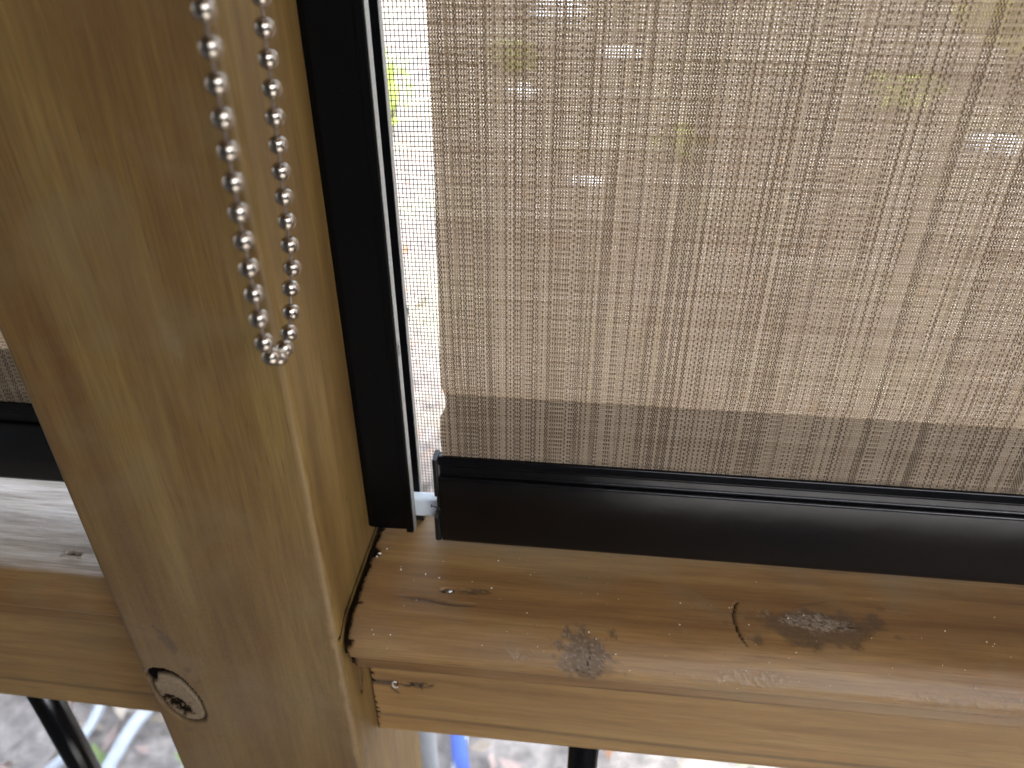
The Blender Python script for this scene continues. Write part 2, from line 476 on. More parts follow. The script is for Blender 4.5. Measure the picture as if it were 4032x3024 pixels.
# porch floor of boards running outwards; unseen block added close behind on the left to shade the rail, paved yard behind on the right
fl = tag(bpy.data.objects.new('porch_floor', None), kind='structure'); C.objects.link(fl)
bw = .140
def deck_board(y0):
    b = MB(); b.box((0, y0, -.028-H), (bw-.005, .268, -H), .0015)
    o = b.build('floor_board', M['deck'], fl); return o
b0 = None; x = -2.6
while x < .55:
    if b0 is None: b0 = deck_board(-.60); o = b0
    else: o = b0.copy(); C.objects.link(o)
    o.location = (x, 0, 0); x += bw
jb = MB()
for yy in (-.55, -.15, .22): jb.box((-2.6, yy-.02, -.17-H), (.62, yy+.02, -.030-H))
jb.build('floor_joists', M['deck'], fl)
ce = tag(bpy.data.objects.new('porch_ceiling', None), kind='structure'); C.objects.link(ce)
cb = MB(); cb.box((-3.0, 0, 1.24), (1.28, .128, 1.258), .001)
c0 = None; y = -1.50
while y < .50:
    if c0 is None: c0 = cb.build('ceiling_board', M['ceiling'], ce); o = c0
    else: o = c0.copy(); C.objects.link(o)
    o.location = (0, y, 0); y += .131
rb = MB(); rb.box((-3.05, -1.52, 1.262), (1.3, .62, 1.32)); rb.build('roof_deck', M['siding'], ce)
HX, HY = .09, -.40
hw = tag(bpy.data.objects.new('added_shade_block', None), kind='structure'); C.objects.link(hw)  # unseen block added to shade the left, in place of a person standing there
sb = MB(); sb.prism([(HY,0),(HY+.015,0),(HY+.007,.128),(HY,.128)], -2.7, HX)
s0 = None; z = -1.16
while z < 1.1:
    if s0 is None: s0 = sb.build('shade_block_board', M['siding'], hw); o = s0
    else: o = s0.copy(); C.objects.link(o)
    o.location = (0, 0, z+1.16); z += .126
wb = MB(); wb.box((-2.7, -3.5, -1.6), (HX-.002, HY-.002, 1.235)); wb.build('shade_block_core', M['siding'], hw)
lw = MB(); lw.box((-2.72, HY, -1.6), (-2.62, .18, 1.235))  # unseen wall added to darken the porch inside
tag(lw.build('added_side_wall', M['siding']), kind='structure')
rw = MB(); rw.box((.615, -.16, -1.6), (.70, .18, 1.235))  # unseen stub added to keep the sun off the post
tag(rw.build('added_side_wall', M['siding']), kind='structure')
gw = MB(); gw.box((-.2, -2.75, -1.6), (3.2, -2.65, 1.15)); gw.box((2.3, -2.64, -1.6), (2.4, -.30, 1.15))  # unseen walls added to block the low sky behind
tag(gw.build('added_sky_blocker', M['siding']), kind='structure')
mesh('patio', [(HX,-4,-.03),(6,-4,-.03),(6,-.61,-.03),(HX,-.61,-.03),(HX,-4,-.6),(6,-4,-.6),(6,-.61,-.6),(HX,-.61,-.6)],
     [(0,1,2,3),(4,7,6,5),(0,4,5,1),(1,5,6,2),(2,6,7,3),(3,7,4,0)], M['patio'])['kind'] = 'structure'
mesh('side_path', [(.71,-.605,-.034),(6,-.605,-.034),(6,.15,-.034),(.71,.15,-.034),(.71,-.605,-.6),(6,-.605,-.6),(6,.15,-.6),(.71,.15,-.6)],
     [(0,1,2,3),(4,7,6,5),(0,4,5,1),(1,5,6,2),(2,6,7,3),(3,7,4,0)], M['patio'])['kind'] = 'structure'
# roof beam carried by the post
bb = MB(); bb.box((-3.0, .186, 1.12), (.74, .272, 1.238), .003)
tag(bb.build('roof_beam', M['ceiling']), 'brown beam lying across the top of the porch post', 'beam')

# ---------------------------------------------------------------- the post
XR, XL, YF, YB = -.0872, -.1762, .1848, .2738
post = thing('porch_post', 'square olive brown wooden post with a black edged knot and beaded chain in front', 'post', ((XR+XL)/2, (YF+YB)/2, 0))
d1 = .0007
rr = .0028
prof = []
def arc(cx, cy, a0, a1, n=6): return [(cx+rr*math.cos(rad(a)), cy+rr*math.sin(rad(a))) for a in np.linspace(a0, a1, n)]
prof += [(XL, y) for y in np.linspace(YB-rr, YF+rr, 12)][:-1]
prof += arc(XL+rr, YF+rr, 180, 270)
nf = int((XR-XL-2*rr)/d1)
prof += [(x, YF) for x in np.linspace(XL+rr, XR-rr, nf)][1:-1]
prof += arc(XR-rr, YF+rr, 270, 360)
nr = int((YB-YF-2*rr)/d1)
prof += [(XR, y) for y in np.linspace(YF+rr, YB-rr, nr)][1:-1]
prof += arc(XR-rr, YB-rr, 0, 90, 4)
prof += [(x, YB) for x in np.linspace(XR-rr, XL+rr, 10)][1:-1]
prof += arc(XL+rr, YB-rr, 90, 180, 4)
prof = np.array(prof)
cxm, cym = (XR+XL)/2, (YF+YB)/2
zs = np.concatenate([np.linspace(-H, -.53, 20)[:-1], np.arange(-.53, .04, d1), np.linspace(.04, 1.12, 30)])
nz_, np_ = len(zs), len(prof)
PXX = np.repeat(prof[None, :, 0], nz_, 0); PYY = np.repeat(prof[None, :, 1], nz_, 0); PZZ = np.repeat(zs[:, None], np_, 1)
nx_ = np.zeros(np_); ny_ = np.zeros(np_)
tv = np.roll(prof, -1, 0) - np.roll(prof, 1, 0)
nx_ = tv[:, 1]; ny_ = -tv[:, 0]
nl = np.hypot(nx_, ny_); nx_ /= nl; ny_ /= nl
front = (ny_ < -.7)[None, :] * np.ones((nz_, 1))
right = (nx_ > .7)[None, :] * np.ones((nz_, 1))
disp = np.zeros((nz_, np_)); mk = np.zeros((nz_, np_, 3))
u, v = PXX, PZZ
disp += .00012*(fbm(u*300, v*25, 3)-.5)*front + .00012*(fbm(PYY*300, v*25, 4)-.5)*right
# edge dents
corner = (np.abs(nx_) > .2) & (np.abs(ny_) > .2)
corner &= (prof[:, 0] > -.1) & (prof[:, 1] < .2)
disp -= corner[None, :] * .0006 * sstep(.6, .85, fbm(v*90, v*0+3, 8)) * (v < -.18)
# big knot
kd = ell(u, v, -.1636, -.2945, .0086, .0172, 16, .04, 260, 5, 2.35)
rim = sstep(.88, .97, kd) * (1 - sstep(1.0, 1.09, kd)) * front
kd2 = ell(u, v, -.1642, -.2924, .0097, .0184, 16, .03, 260, 5, 2.35)
cres = (kd > .98) * (kd2 < 1.02) * (v > -.2935 - (u+.1632)*1.1) * front
cres = cres * sstep(-.300, -.290, v)
ears = (1 - sstep(.7, 1.1, ell(u, v, -.1714, -.2818, .0015, .0030, -15, .35, 900, 9))) * front
hole = np.clip(rim*.75 + cres + ears, 0, 1)
inside = (kd < .93) * front
rot = (1 - sstep(.75, 1.0, ell(u, v, -.1650, -.2990, .0044, .0092, 38, .55, 420, 21))) * inside
rot = rot * sstep(.26, .38, fbm(u*900, v*900, 31))
mk[..., 0] = np.maximum(mk[..., 0], np.clip(hole + rot*.97, 0, 1))
mk[..., 2] = np.maximum(mk[..., 2], inside * .62 * (1-rot))
lowgrey = front * sstep(-.12, -.26, v) * (.10 + .16*fbm(u*60, v*14, 55))
mk[..., 2] = np.maximum(mk[..., 2], lowgrey)
disp -= .0016*hole + .0008*rot + inside*.0004
# small stains
st = (1 - sstep(.7, 1.05, ell(u, v, -.1585, -.2565, .0030, .0068, 24, .45, 420, 41))) * front
mk[..., 1] = np.maximum(mk[..., 1], st*.62)
st = (1 - sstep(.6, 1.05, ell(u, v, -.1603, -.2505, .0010, .0052, 28, .9, 700, 43))) * front
mk[..., 1] = np.maximum(mk[..., 1], st*.8)
for (cx_, cz_, a_, b_, s_) in [(-.1725,-.2762,.0022,.0012,.9),(-.1544,-.2738,.0016,.0022,.6),(-.1512,-.2809,.0018,.001,.55),(-.1636,-.3164,.002,.0018,.5),(-.150,-.3195,.0012,.0009,.6),(-.120,-.33,.0014,.0008,.5)]:
    st = (1 - sstep(.5, 1.1, ell(u, v, cx_, cz_, a_, b_, 15, 1.0, 900, 47))) * front
    mk[..., 1] = np.maximum(mk[..., 1], st*s_)
# pale chalky smear at mid height, weathered lower half
st = (1 - sstep(.4, 1.1, ell(u, v, -.1205, -.115, .0032, .009, 12, .5, 500, 53))) * front
mk[..., 2] = np.maximum(mk[..., 2], st*.18)
# right face: oval knot next to the rail, pinholes, saw burns
w = PYY
kd = ell(w, v, .2005, -.2905, .0030, .0078, -8, .12, 500, 61)
rim = sstep(.80, .95, kd) * (1 - sstep(1.0, 1.12, kd)) * right
core = (1 - sstep(.5, .85, ell(w, v, .2015, -.2925, .0014, .0042, -20, .8, 900, 63))) * right
mk[..., 0] = np.maximum(mk[..., 0], rim*.8 + core*.7)
mk[..., 1] = np.maximum(mk[..., 1], (kd < .9) * right * .45)
disp -= .0006*rim + .0005*core
for (cy_, cz_, a_, b_, s_) in [(.1935,-.309,.0005,.0022,.9),(.1925,-.332,.0012,.0016,.9),(.2095,-.3165,.0007,.0010,.6),(.188,-.30,.0004,.0009,.8),(.215,-.20,.0006,.0007,.8),(.2,-.185,.0004,.0006,.8),(.196,-.36,.0005,.0012,.7),(.206,-.37,.0009,.0015,.6)]:
    st = (1 - sstep(.5, 1.1, ell(w, v, cy_, cz_, a_, b_, 0, .8, 900, 67))) * right
    mk[..., 1] = np.maximum(mk[..., 1], st*s_)
# dark line where the rail meets
dl = np.abs(v + .2425 + np.where(w < .195, (.195-w)*.6, 0))
st = (1 - sstep(.0002, .0010 + .0014*vnoise(w*700, v*0, 71), dl)) * right * (w > .186) * (w < .262)
mk[..., 0] = np.maximum(mk[..., 0], st*.95)
ox = disp * nx_[None, :]; oy = disp * ny_[None, :]
pts = np.stack([PXX+ox, PYY+oy, PZZ], -1)
order = W(pts.reshape(-1, 3))
body = mesh('post_body', order, grid_faces(nz_, np_, True)[:, ::-1] if False else grid_faces(nz_, np_, True), M['post'], post, True, np.concatenate([mk, right[..., None]*1.0], -1).reshape(-1, 4))  # alpha marks the right face, darkened by colour

# ---------------------------------------------------------------- handrails
def rail_top(xs, dy, feats, name, mat, parent, yaw=0, pivot=(0,0)):
    ctrl = [(.268,-.2675),(.2682,-.2440),(.2668,-.2426),(.240,-.2425),(.215,-.2426),(.1985,-.2428),(.1957,-.2432),(.1938,-.2441),(.1900,-.2466),(.1868,-.2497),
            (.1850,-.2520),(.1845,-.2538),(.1850,-.2556),(.1862,-.2568),(.1878,-.2574),(.1888,-.2580),(.1893,-.2592),(.1895,-.2640),(.1896,-.2672),(.1901,-.2684),(.1912,-.2689),(.230,-.2690),(.268,-.2690)]
    P_ = []
    for i in range(len(ctrl)-1):
        a, b = np.array(ctrl[i]), np.array(ctrl[i+1]); L = np.hypot(*(b-a))
        n = max(1, int(L/.0006)) if i not in (0, 20, 21) else 2
        for k in range(n): P_.append(a + (b-a)*k/n)
    P_.append(np.array(ctrl[-1])); P_ = np.array(P_)
    # light smoothing of the nose
    for _ in range(3):
        Q = P_.copy(); Q[1:-1] = .25*P_[:-2]+.5*P_[1:-1]+.25*P_[2:]
        keep = (P_[:, 0] > .22)
        P_ = np.where(keep[:, None], P_, Q)
    t_ = np.gradient(P_, axis=0); nn = np.stack([t_[:, 1], -t_[:, 0]], -1); nn /= np.maximum(1e-9, np.linalg.norm(nn, axis=1))[:, None]
    # outward normal must point up on top
    if nn[len(nn)//3, 1] < 0: nn = -nn
    Xg = np.repeat(xs[:, None], len(P_), 1); Yg = np.repeat(P_[None, :, 0], len(xs), 0); Zg = np.repeat(P_[None, :, 1], len(xs), 0)
    s_ = np.concatenate([[0], np.cumsum(np.hypot(*np.diff(P_, axis=0).T))]); S = np.repeat(s_[None], len(xs), 0)
    D, K = feats(Xg, Yg, Zg, S)
    D = D + .00022*(fbm(Xg*18, S*420, 77)-.5)
    pts = np.stack([Xg, Yg + dy + D*nn[None, :, 0], Zg + D*nn[None, :, 1]], -1)
    if yaw:
        c, s = math.cos(yaw), math.sin(yaw); q = pts[..., :2] - np.array(pivot)
        pts[..., 0] = pivot[0] + q[..., 0]*c - q[..., 1]*s; pts[..., 1] = pivot[1] + q[..., 0]*s + q[..., 1]*c
    o = mesh(name, W(pts.reshape(-1, 3)), grid_faces(len(xs), len(P_)), mat, parent, True, K.reshape(-1, K.shape[-1]))
    # closed ends
    me = MB(); n = len(P_)
    for e in (0, len(xs)-1):
        me.add(pts[e], [tuple(range(n)) if e else tuple(range(n))[::-1]])
        me.build('end_grain', mat, parent); me = MB()
    return o

def feats_right(x, y, z, s):
    D = np.zeros_like(x); K = np.zeros(x.shape + (3,))
    top = (z > -.2436)
    def m(ch, val): K[..., ch] = np.maximum(K[..., ch], np.clip(val, 0, 1))
    # knot on the nose, star shaped
    yy = y + (-.2425 - z)*-.75            # unrolled depth
    d = ell(x, yy, .0092, .1858, .0088, .0100, 0, .8, 220, 5)
    k = 1 - sstep(.8, 1.15, d); m(1, k*.70); D -= .0002*k
    fl = k*sstep(.56, .68, fbm(x*1500, yy*1500, 8)); m(2, fl*.5)
    m(0, seg(x, yy, [(.0085,.1905),(.0100,.186),(.0088,.182),(.0100,.178)], .00022)*.9)
    m(0, seg(x, yy, [(.0012,.1795),(.0040,.1792),(.0105,.1770)], .00020)*.6)
    m(1, seg(x, yy, [(.0070,.186),(.0120,.1915),(.0160,.1945)], .0016)*.45*sstep(.3,.6,fbm(x*700, yy*700, 9)))
    m(1, (1 - sstep(.5, 1.2, ell(x, yy, .0010, .1815, .0050, .0028, 0, .7, 300, 6)))*.45)
    m(1, (1 - sstep(.5, 1.2, ell(x, yy, .0155, .1800, .0045, .0022, 0, .8, 300, 7)))*.35)
    # curved crack on the top
    cr = seg(x, y, [(.0690,.2190),(.0666,.2165),(.0652,.2120),(.0652,.2065),(.0662,.2015),(.0686,.1965)], .00038)
    m(0, cr); D -= cr*.0010
    # long rough knot right of it
    d = ell(x, y, .0975, .2090, .0250, .0075, 4, .75, 150, 12)
    k = 1 - sstep(.75, 1.2, d)
    tail = seg(x, y, [(.1020,.2080),(.1070,.2035),(.1115,.1990)], .0030)*sstep(.25,.5,fbm(x*500, y*500, 13))*.9
    k = np.clip(k + tail, 0, 1); m(1, k*.66); D -= .00025*k
    ch = (1 - sstep(.5, 1.0, ell(x, y, .0950, .2105, .0170, .0042, 3, .8, 260, 14))) * sstep(.40, .56, fbm(x*1100, y*1500, 15))
    m(2, ch); D += .00025*ch*fbm(x*1500, y*1500, 16)
    m(0, seg(x, y, [(.1030,.2085),(.1110,.2098),(.1175,.2098)], .0003)*.8)
    m(1, seg(x, y, [(.088,.2165),(.096,.2195),(.104,.2215)], .0006)*.5)
    # chalky torn fibres on the nose
    for (cx_, cy_, a_, b_, am) in [(.068,.1815,.024,.0052,.85),(-.018,.1835,.009,.0045,.5),(.16,.18,.05,.006,.35),(.045,.2015,.006,.0012,.5),(.052,.2135,.010,.0018,.35)]:
        tf = (1 - sstep(.4, 1.1, ell(x, yy if cy_ < .2 else y, cx_, cy_, a_, b_, 0, .5, 200, 22))) * sstep(.45, .62, fbm(x*1100+yy*500, yy*900-x*300, 23))
        m(2, tf*am*.6); D += tf*.00020
    # paler cove band: light on the lip put into the colour
    fm = sstep(-.2600, -.2575, -np.abs(z+.2585)-.2572+.0) * 0
    band = (1 - sstep(.0008, .0030, np.abs(z + .2565))) * (.35 + .5*fbm(x*30, z*500, 25))
    m(2, band*.18)
    # groove beside the nail and the nail slot
    g = seg(x, y, [(-.069,.2066),(-.058,.2062),(-.046,.2048),(-.036,.2050)], .0009)
    D -= g*.0007; m(1, g*.55)
    n_ = seg(x, y, [(-.0528,.2108),(-.0480,.2114),(-.0400,.2118),(-.0312,.2122)], .0016, False)
    slot = (1 - sstep(.7, 1.1, ell(x, y, -.0492, .2113, .0032, .0011, 3, .25, 700, 27)))
    tr_ = seg(x, y, [(-.047,.2113),(-.040,.2120),(-.0305,.2124)], .0017) * sstep(.35, .6, fbm(x*700, y*2500, 28))
    m(0, slot); D -= slot*.0018; m(1, tr_*.95); D -= tr_*.0004
    # dark splintered end against the post
    e = x - (-.0856)
    jag = .0008 + .0013*fbm(s*900, s*0, 39) + .0095*np.clip(fbm(s*420, s*0, 31, 5)-.46, 0, 1)*(.6+1.2*vnoise(s*130, s*0, 36)) + .0005*vnoise(s*3000, s*0, 33)
    near = (1 - sstep(.6, 1.0, e/jag))
    m(0, near*.97); D -= near*.0012
    end_tone = 1 - sstep(.0, .012, e + .006*fbm(x*200, s*200, 35))
    m(1, end_tone*.35)  # browner towards the post
    # pin pricks
    pr = vnoise(x*900, s*900, 37); m(1, sstep(.985, .999, pr)*.9)
    fade = 1 - sstep(.10, .2, x) * .0
    return D, K

xr_ = np.concatenate([np.arange(-.0856, .215, .0007), np.linspace(.216, .605, 40)])
railR = thing('handrail', 'brown pine handrail right of the post with knots and a curved crack', 'handrail', (.4, .225, H-.2425))
rail_top(xr_, 0.0, feats_right, 'rail_cap', M['rail'], railR)

def board(x0, x1, y0, y1, z0, z1, name, mat, parent, feats, yaw=0, pivot=(0,0), dx=.0008):
    xs = np.concatenate([np.arange(x0, min(x1, .22), dx), np.linspace(min(x1, .22), x1, 30)]) if x1 > .3 else np.arange(x0, x1, dx)
    r_ = .0022
    ctrl = [(y1, z1), (y0+r_, z1)] + [(y0+r_-r_*math.sin(a), z1-r_+r_*math.cos(a)) for a in np.linspace(.2, math.pi/2, 5)] 
    ctrl += [(y0, z) for z in np.arange(z1-r_-.0008, z0+r_, -.0008)]
    ctrl += [(y0+r_-r_*math.cos(a), z0+r_-r_*math.sin(a)) for a in np.linspace(0, math.pi/2, 5)] + [(y1, z0)]
    P_ = np.array(ctrl)
    Xg = np.repeat(xs[:, None], len(P_), 1); Yg = np.repeat(P_[None, :, 0], len(xs), 0); Zg = np.repeat(P_[None, :, 1], len(xs), 0)
    fr = (Yg < y0 + .0004)
    D, K = feats(Xg, Yg, Zg, Zg)
    D = (D + .00018*(fbm(Xg*14, Zg*420, 78)-.5)) * fr
    pts = np.stack([Xg, Yg - D, Zg], -1)
    if yaw:
        c, s = math.cos(yaw), math.sin(yaw); q = pts[..., :2] - np.array(pivot)
        pts[..., 0] = pivot[0] + q[..., 0]*c - q[..., 1]*s; pts[..., 1] = pivot[1] + q[..., 0]*s + q[..., 1]*c
    n = len(P_)
    f = grid_faces(len(xs), n, True)
    o = mesh(name, W(pts.reshape(-1, 3)), f, mat, parent, True, K.reshape(-1, K.shape[-1]))
    return o

def feats_lowR(x, y, z, s):
    D = np.zeros_like(x); K = np.zeros(x.shape + (3,))
    def m(ch, val): K[..., ch] = np.maximum(K[..., ch], np.clip(val, 0, 1))
    # dark growth line running the length
    zl = -.3305 - .0035*sstep(-.09, .1, x) + .0005*(fbm(x*25, x*0, 3)-.5)
    ln = 1 - sstep(.0006, .0017, np.abs(z - zl)); m(1, ln*.55)
    m(1, (1 - sstep(.0002, .0008, np.abs(z - zl - .0075 - .001*fbm(x*9, x*0, 4))))*.22)
    # routed mark with a torn tail
    a = seg(x, z, [(-.0868,-.3062),(-.0780,-.3062)], .0019, False); m(1, a*.92); D -= a*.0004
    h_ = (1 - sstep(.7, 1.1, ell(x, z, -.0757, -.3061, .0012, .0018, 0, .1, 500, 5))); m(0, h_); D -= h_*.0015
    tl = seg(x, z, [(-.0745,-.3062),(-.066,-.3058),(-.0575,-.3048)], .0019) * sstep(.36, .55, fbm(x*500, z*2600, 6)); m(0, tl*.6); m(1, tl); D -= tl*.0004
    tl = seg(x, z, [(-.0645,-.3065),(-.0630,-.3085)], .0008); m(1, tl)
    tl = seg(x, z, [(-.0785,-.3085),(-.0757,-.3120),(-.0742,-.3130)], .0008); m(1, tl*.95)
    e = x + .0866
    jag = .0006 + .0028*np.clip(vnoise(z*700, z*0, 31)-.6, 0, 1)*2.5
    near = (1 - sstep(.6, 1.0, e/jag)); m(0, near*.95)
    pr = vnoise(x*700, z*900, 37); m(1, sstep(.988, .999, pr)*.8)
    return D, K
board(-.0868, .605, .2100, .2480, -.3434, -.2693, 'rail_board', M['rail_low'], railR, feats_lowR)

def feats_left(x, y, z, s):
    D = np.zeros_like(x); K = np.zeros(x.shape + (3,))
    top = (y > .1950)
    K = np.concatenate([K, (sstep(.1938, .1962, y + .0006*(fbm(x*90, x*0, 59)-.5)))[..., None]], -1)  # alpha: daylight on the rail top painted in as pale grey
    D += top*(.00032*(fbm(x*70, s*900, 51)-.5))
    def m(ch, val): K[..., ch] = np.maximum(K[..., ch], np.clip(val, 0, 1))
    h_ = (1 - sstep(.75, 1.1, ell(x, y, -.2125, .2045, .0034, .0014, 0, .35, 500, 52))); m(0, h_); D -= h_*.003
    fl = seg(x, y, [(-.2185,.2032),(-.212,.2024),(-.207,.2030)], .0005)*(1-h_); D += fl*.0011; m(2, fl*.7)
    fl = seg(x, y, [(-.2175,.2058),(-.2145,.2068)], .0004)*(1-h_); D += fl*.001; m(2, fl*.7)
    m(2, top*.25*sstep(.4, .7, fbm(x*40, s*400, 54)))
    band = (1 - sstep(.0008, .0030, np.abs(z + .2565))); m(2, band*.25)  # light along the lip painted as a paler band
    return D, K
def feats_lowL(x, y, z, s):
    D = np.zeros_like(x); K = np.zeros(x.shape + (3,))
    def m(ch, val): K[..., ch] = np.maximum(K[..., ch], np.clip(val, 0, 1))
    zl = -.3485 + .0006*(fbm(x*25, x*0, 13)-.5)
    m(1, (1 - sstep(.0005, .0016, np.abs(z - zl)))*.6)
    m(1, (1 - sstep(.0003, .0009, np.abs(z - zl - .012 - .002*fbm(x*9, x*0, 14))))*.2)
    m(1, (1 - sstep(.5, 1.1, ell(x, z, -.197, -.337, .003, .0012, 0, .8, 500, 15)))*.9)
    return D, K
railL = thing('handrail', 'grey topped pine handrail left of the post with a splintered hole', 'handrail', (-.7, .234, H-.2425))
yl = rad(-1.0); pv = (-.176, .2)
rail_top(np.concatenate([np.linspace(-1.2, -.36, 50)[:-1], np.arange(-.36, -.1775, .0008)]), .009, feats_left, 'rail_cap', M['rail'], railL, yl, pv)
board(-.5, -.1775, .2190, .2570, -.3650, -.2693, 'rail_board', M['rail'], railL, feats_lowL, yl, pv, .001)

# thin cleat lying on the rail against the screen
cl = MB(); cl.box((-.0845, .2562, -.2424), (.60, .2665, -.2406), .0004)
tag(cl.build('screen_cleat', M['sill']), 'thin pale wood strip lying on the rail behind the black bar', 'wood strip')

# nail, staple thread and dust on the rail
nb = MB(); nb.tube([(-.0498,.2107,-.2438),(-.0470,.2116,-.2430)], .0009, 12)
tag(nb.build('nail', M['nail'], None, True), 'dull grey nail end sunk in a slot in the rail top', 'nail')
rb = MB()
rb.tube([(-.0757+.0017*math.cos(a)*.75, .2095, -.3062+.0021*math.sin(a)) for a in np.linspace(.9, 5.6, 14)], .00033, 6)
tag(rb.build('staple', M['plaster'], None, True), 'small white staple loop in the lower rail board near the post', 'staple')
# white flecks: one irregular lump each, too many and small to tell apart
fl_ = MB()
def lump(c, r):
    bm = bmesh.new(); bmesh.ops.create_icosphere(bm, subdivisions=1, radius=r)
    k = [random.uniform(.5, 1.3) for _ in range(3)]
    for v_ in bm.verts: v_.co = (c[0]+v_.co.x*k[0]*random.uniform(.8,1.2), c[1]+v_.co.y*k[1], c[2]+v_.co.z*.6*k[2])
    bm.verts.index_update(); fl_.add([v_.co[:] for v_ in bm.verts], [tuple(q.index for q in f.verts) for f in bm.faces]); bm.free()
def ztop(y):
    if y > .1957: return -.2424
    return float(np.interp(y, [.1846,.1850,.1868,.1900,.1938,.1957], [-.2540,-.2524,-.2494,-.2463,-.2438,-.2430]))
for (x_, y_, r_) in [(-.0313,.2140,.0007),(-.0595,.2185,.00055),(-.0535,.2172,.0005),(-.0703,.2200,.0005),(-.0815,.228,.0007),(-.0822,.2262,.0006),(-.079,.231,.0004)]:
    lump((x_, y_, ztop(y_)+.0002), r_)
for _ in range(85):
    x_ = random.uniform(-.082, .19); y_ = random.choice([random.uniform(.198, .232), random.uniform(.1848, .198)])
    lump((x_, y_, ztop(y_)+.0001), random.uniform(.00012, .00034))
for _ in range(30):
    x_ = random.uniform(-.28, -.18); y_ = random.uniform(.207, .24); lump((x_, y_, -.2424), random.uniform(.00012, .00035))
tag(fl_.build('dust_flecks', M['speck']), 'tiny pale flecks of dust scattered on the handrail tops', 'dust', kind='stuff')

# ---------------------------------------------------------------- black side track on the post
track = thing('shade_track', 'black aluminium side channel fixed upright on the right face of the post', 'track', (-.078, .245, H-.2405))
FX = -.0674
tb = MB()
tb.prism([(-.08705,.2354),(-.0846,.2346),(-.0700,.2350),(FX,.2350),(FX,.2394),(-.0700,.2395),(-.0846,.2395),(-.0855,.2410),(-.0855,.2480),(-.0846,.2497),(FX,.2498),(FX,.2537),(-.0862,.2538),(-.08705,.2530)], -.2335, .95, 2)
o = tb.build('channel', M['alu_matt'], track)
tb = MB(); tb.box((FX+.00005, .23510, -.2345), (FX+.0003, .23925, .9495)); tb.build('lip_edge', M['alu_end'], track)  # pale strip with the side light on the lip in its colour
tb = MB(); tb.box((FX+.00005, .25000, -.2330), (FX+.0003, .25360, .9495)); tb.build('lip_edge', M['alu_end'], track)
tb = MB(); tb.box((-.0706, .23465, -.2352), (FX-.0002, .23625, .95), .0003); tb.build('front_bead', M['alu_matt'], track)
tb = MB(); tb.box((-.0765, .2494, -.2419), (-.0664, .2541, -.2339), .0004); tb.build('foot_plug', M['plastic_black'], track)
# scuffs on the lips
sb_ = MB()
for k in range(7):
    sb_.add([( FX+.0004+random.uniform(0,.0006), .2350+random.uniform(0,.0016), -.1440+random.uniform(-.003,.003)) for _ in range(4)], [(0,1,2),(0,2,3),(0,3,1),(1,3,2)])
    sb_.add([( FX+.0004+random.uniform(0,.0005), .2520+random.uniform(0,.0014), -.1365+random.uniform(-.003,.003)) for _ in range(4)], [(0,1,2),(0,2,3),(0,3,1),(1,3,2)])
sb_.build('burr', M['alu_end'], track)

# ---------------------------------------------------------------- roller shades
def fabric(x_left, x_right, ybase, zt, zseam, zb, parent, left_edge, name='fabric', uoff=0):
    xs = np.concatenate([np.linspace(0, .08, 40)[:-1], np.linspace(.08, 1, 100)])
    zz = np.concatenate([np.linspace(zt, .02, 12)[:-1], np.linspace(.02, zseam+.01, 60)[:-1], np.linspace(zseam+.01, zb, 60)])
    Zg = np.repeat(zz[:, None], len(xs), 1); T = np.repeat(xs[None], len(zz), 0)
    XL_ = left_edge(Zg) if callable(left_edge) else np.full_like(Zg, x_left)
    Xg = x_left + T*(x_right - x_left) + (XL_ - x_left)*np.exp(-T*(x_right - x_left)/.010)
    wv = .0012*np.sin(Xg*9+1)*sstep(zb, zb+.1, Zg)
    k = .6*np.exp(-((Zg-zseam)/.0035)**2)
    Yg = ybase + wv + .0016*k + .0008*sstep(zseam+.002, zseam-.006, Zg)
    pts = np.stack([Xg, Yg, Zg], -1)
    uv = np.stack([(Xg-x_left+.02+uoff)/PX, (Zg+1)/PZ], -1)
    o = mesh(name, W(pts.reshape(-1,3)), grid_faces(len(zz), len(xs)), M['cloth'], parent, True, None, uv.reshape(-1,2))
    return o
def le(z):
    zz = [-.21,-.1951,-.185,-.1761,-.1710,-.1670,-.1640,-.1600,-.1527,-.0804,-.0291,.05,1.0]
    xx = [-.0542,-.0540,-.0541,-.0538,-.0515,-.0512,-.0519,-.0527,-.0524,-.0506,-.0502,-.0498,-.0480]
    return np.interp(z, zz, xx)
shade = thing('roller_shade', 'woven brown sun shade right of the post ending in a long black bar', 'roller shade', (.4, .238, H-.2395))
SX1 = .57
fabric(-.052, SX1, .2380, 1.05, -.1645, -.1970, shade, le)
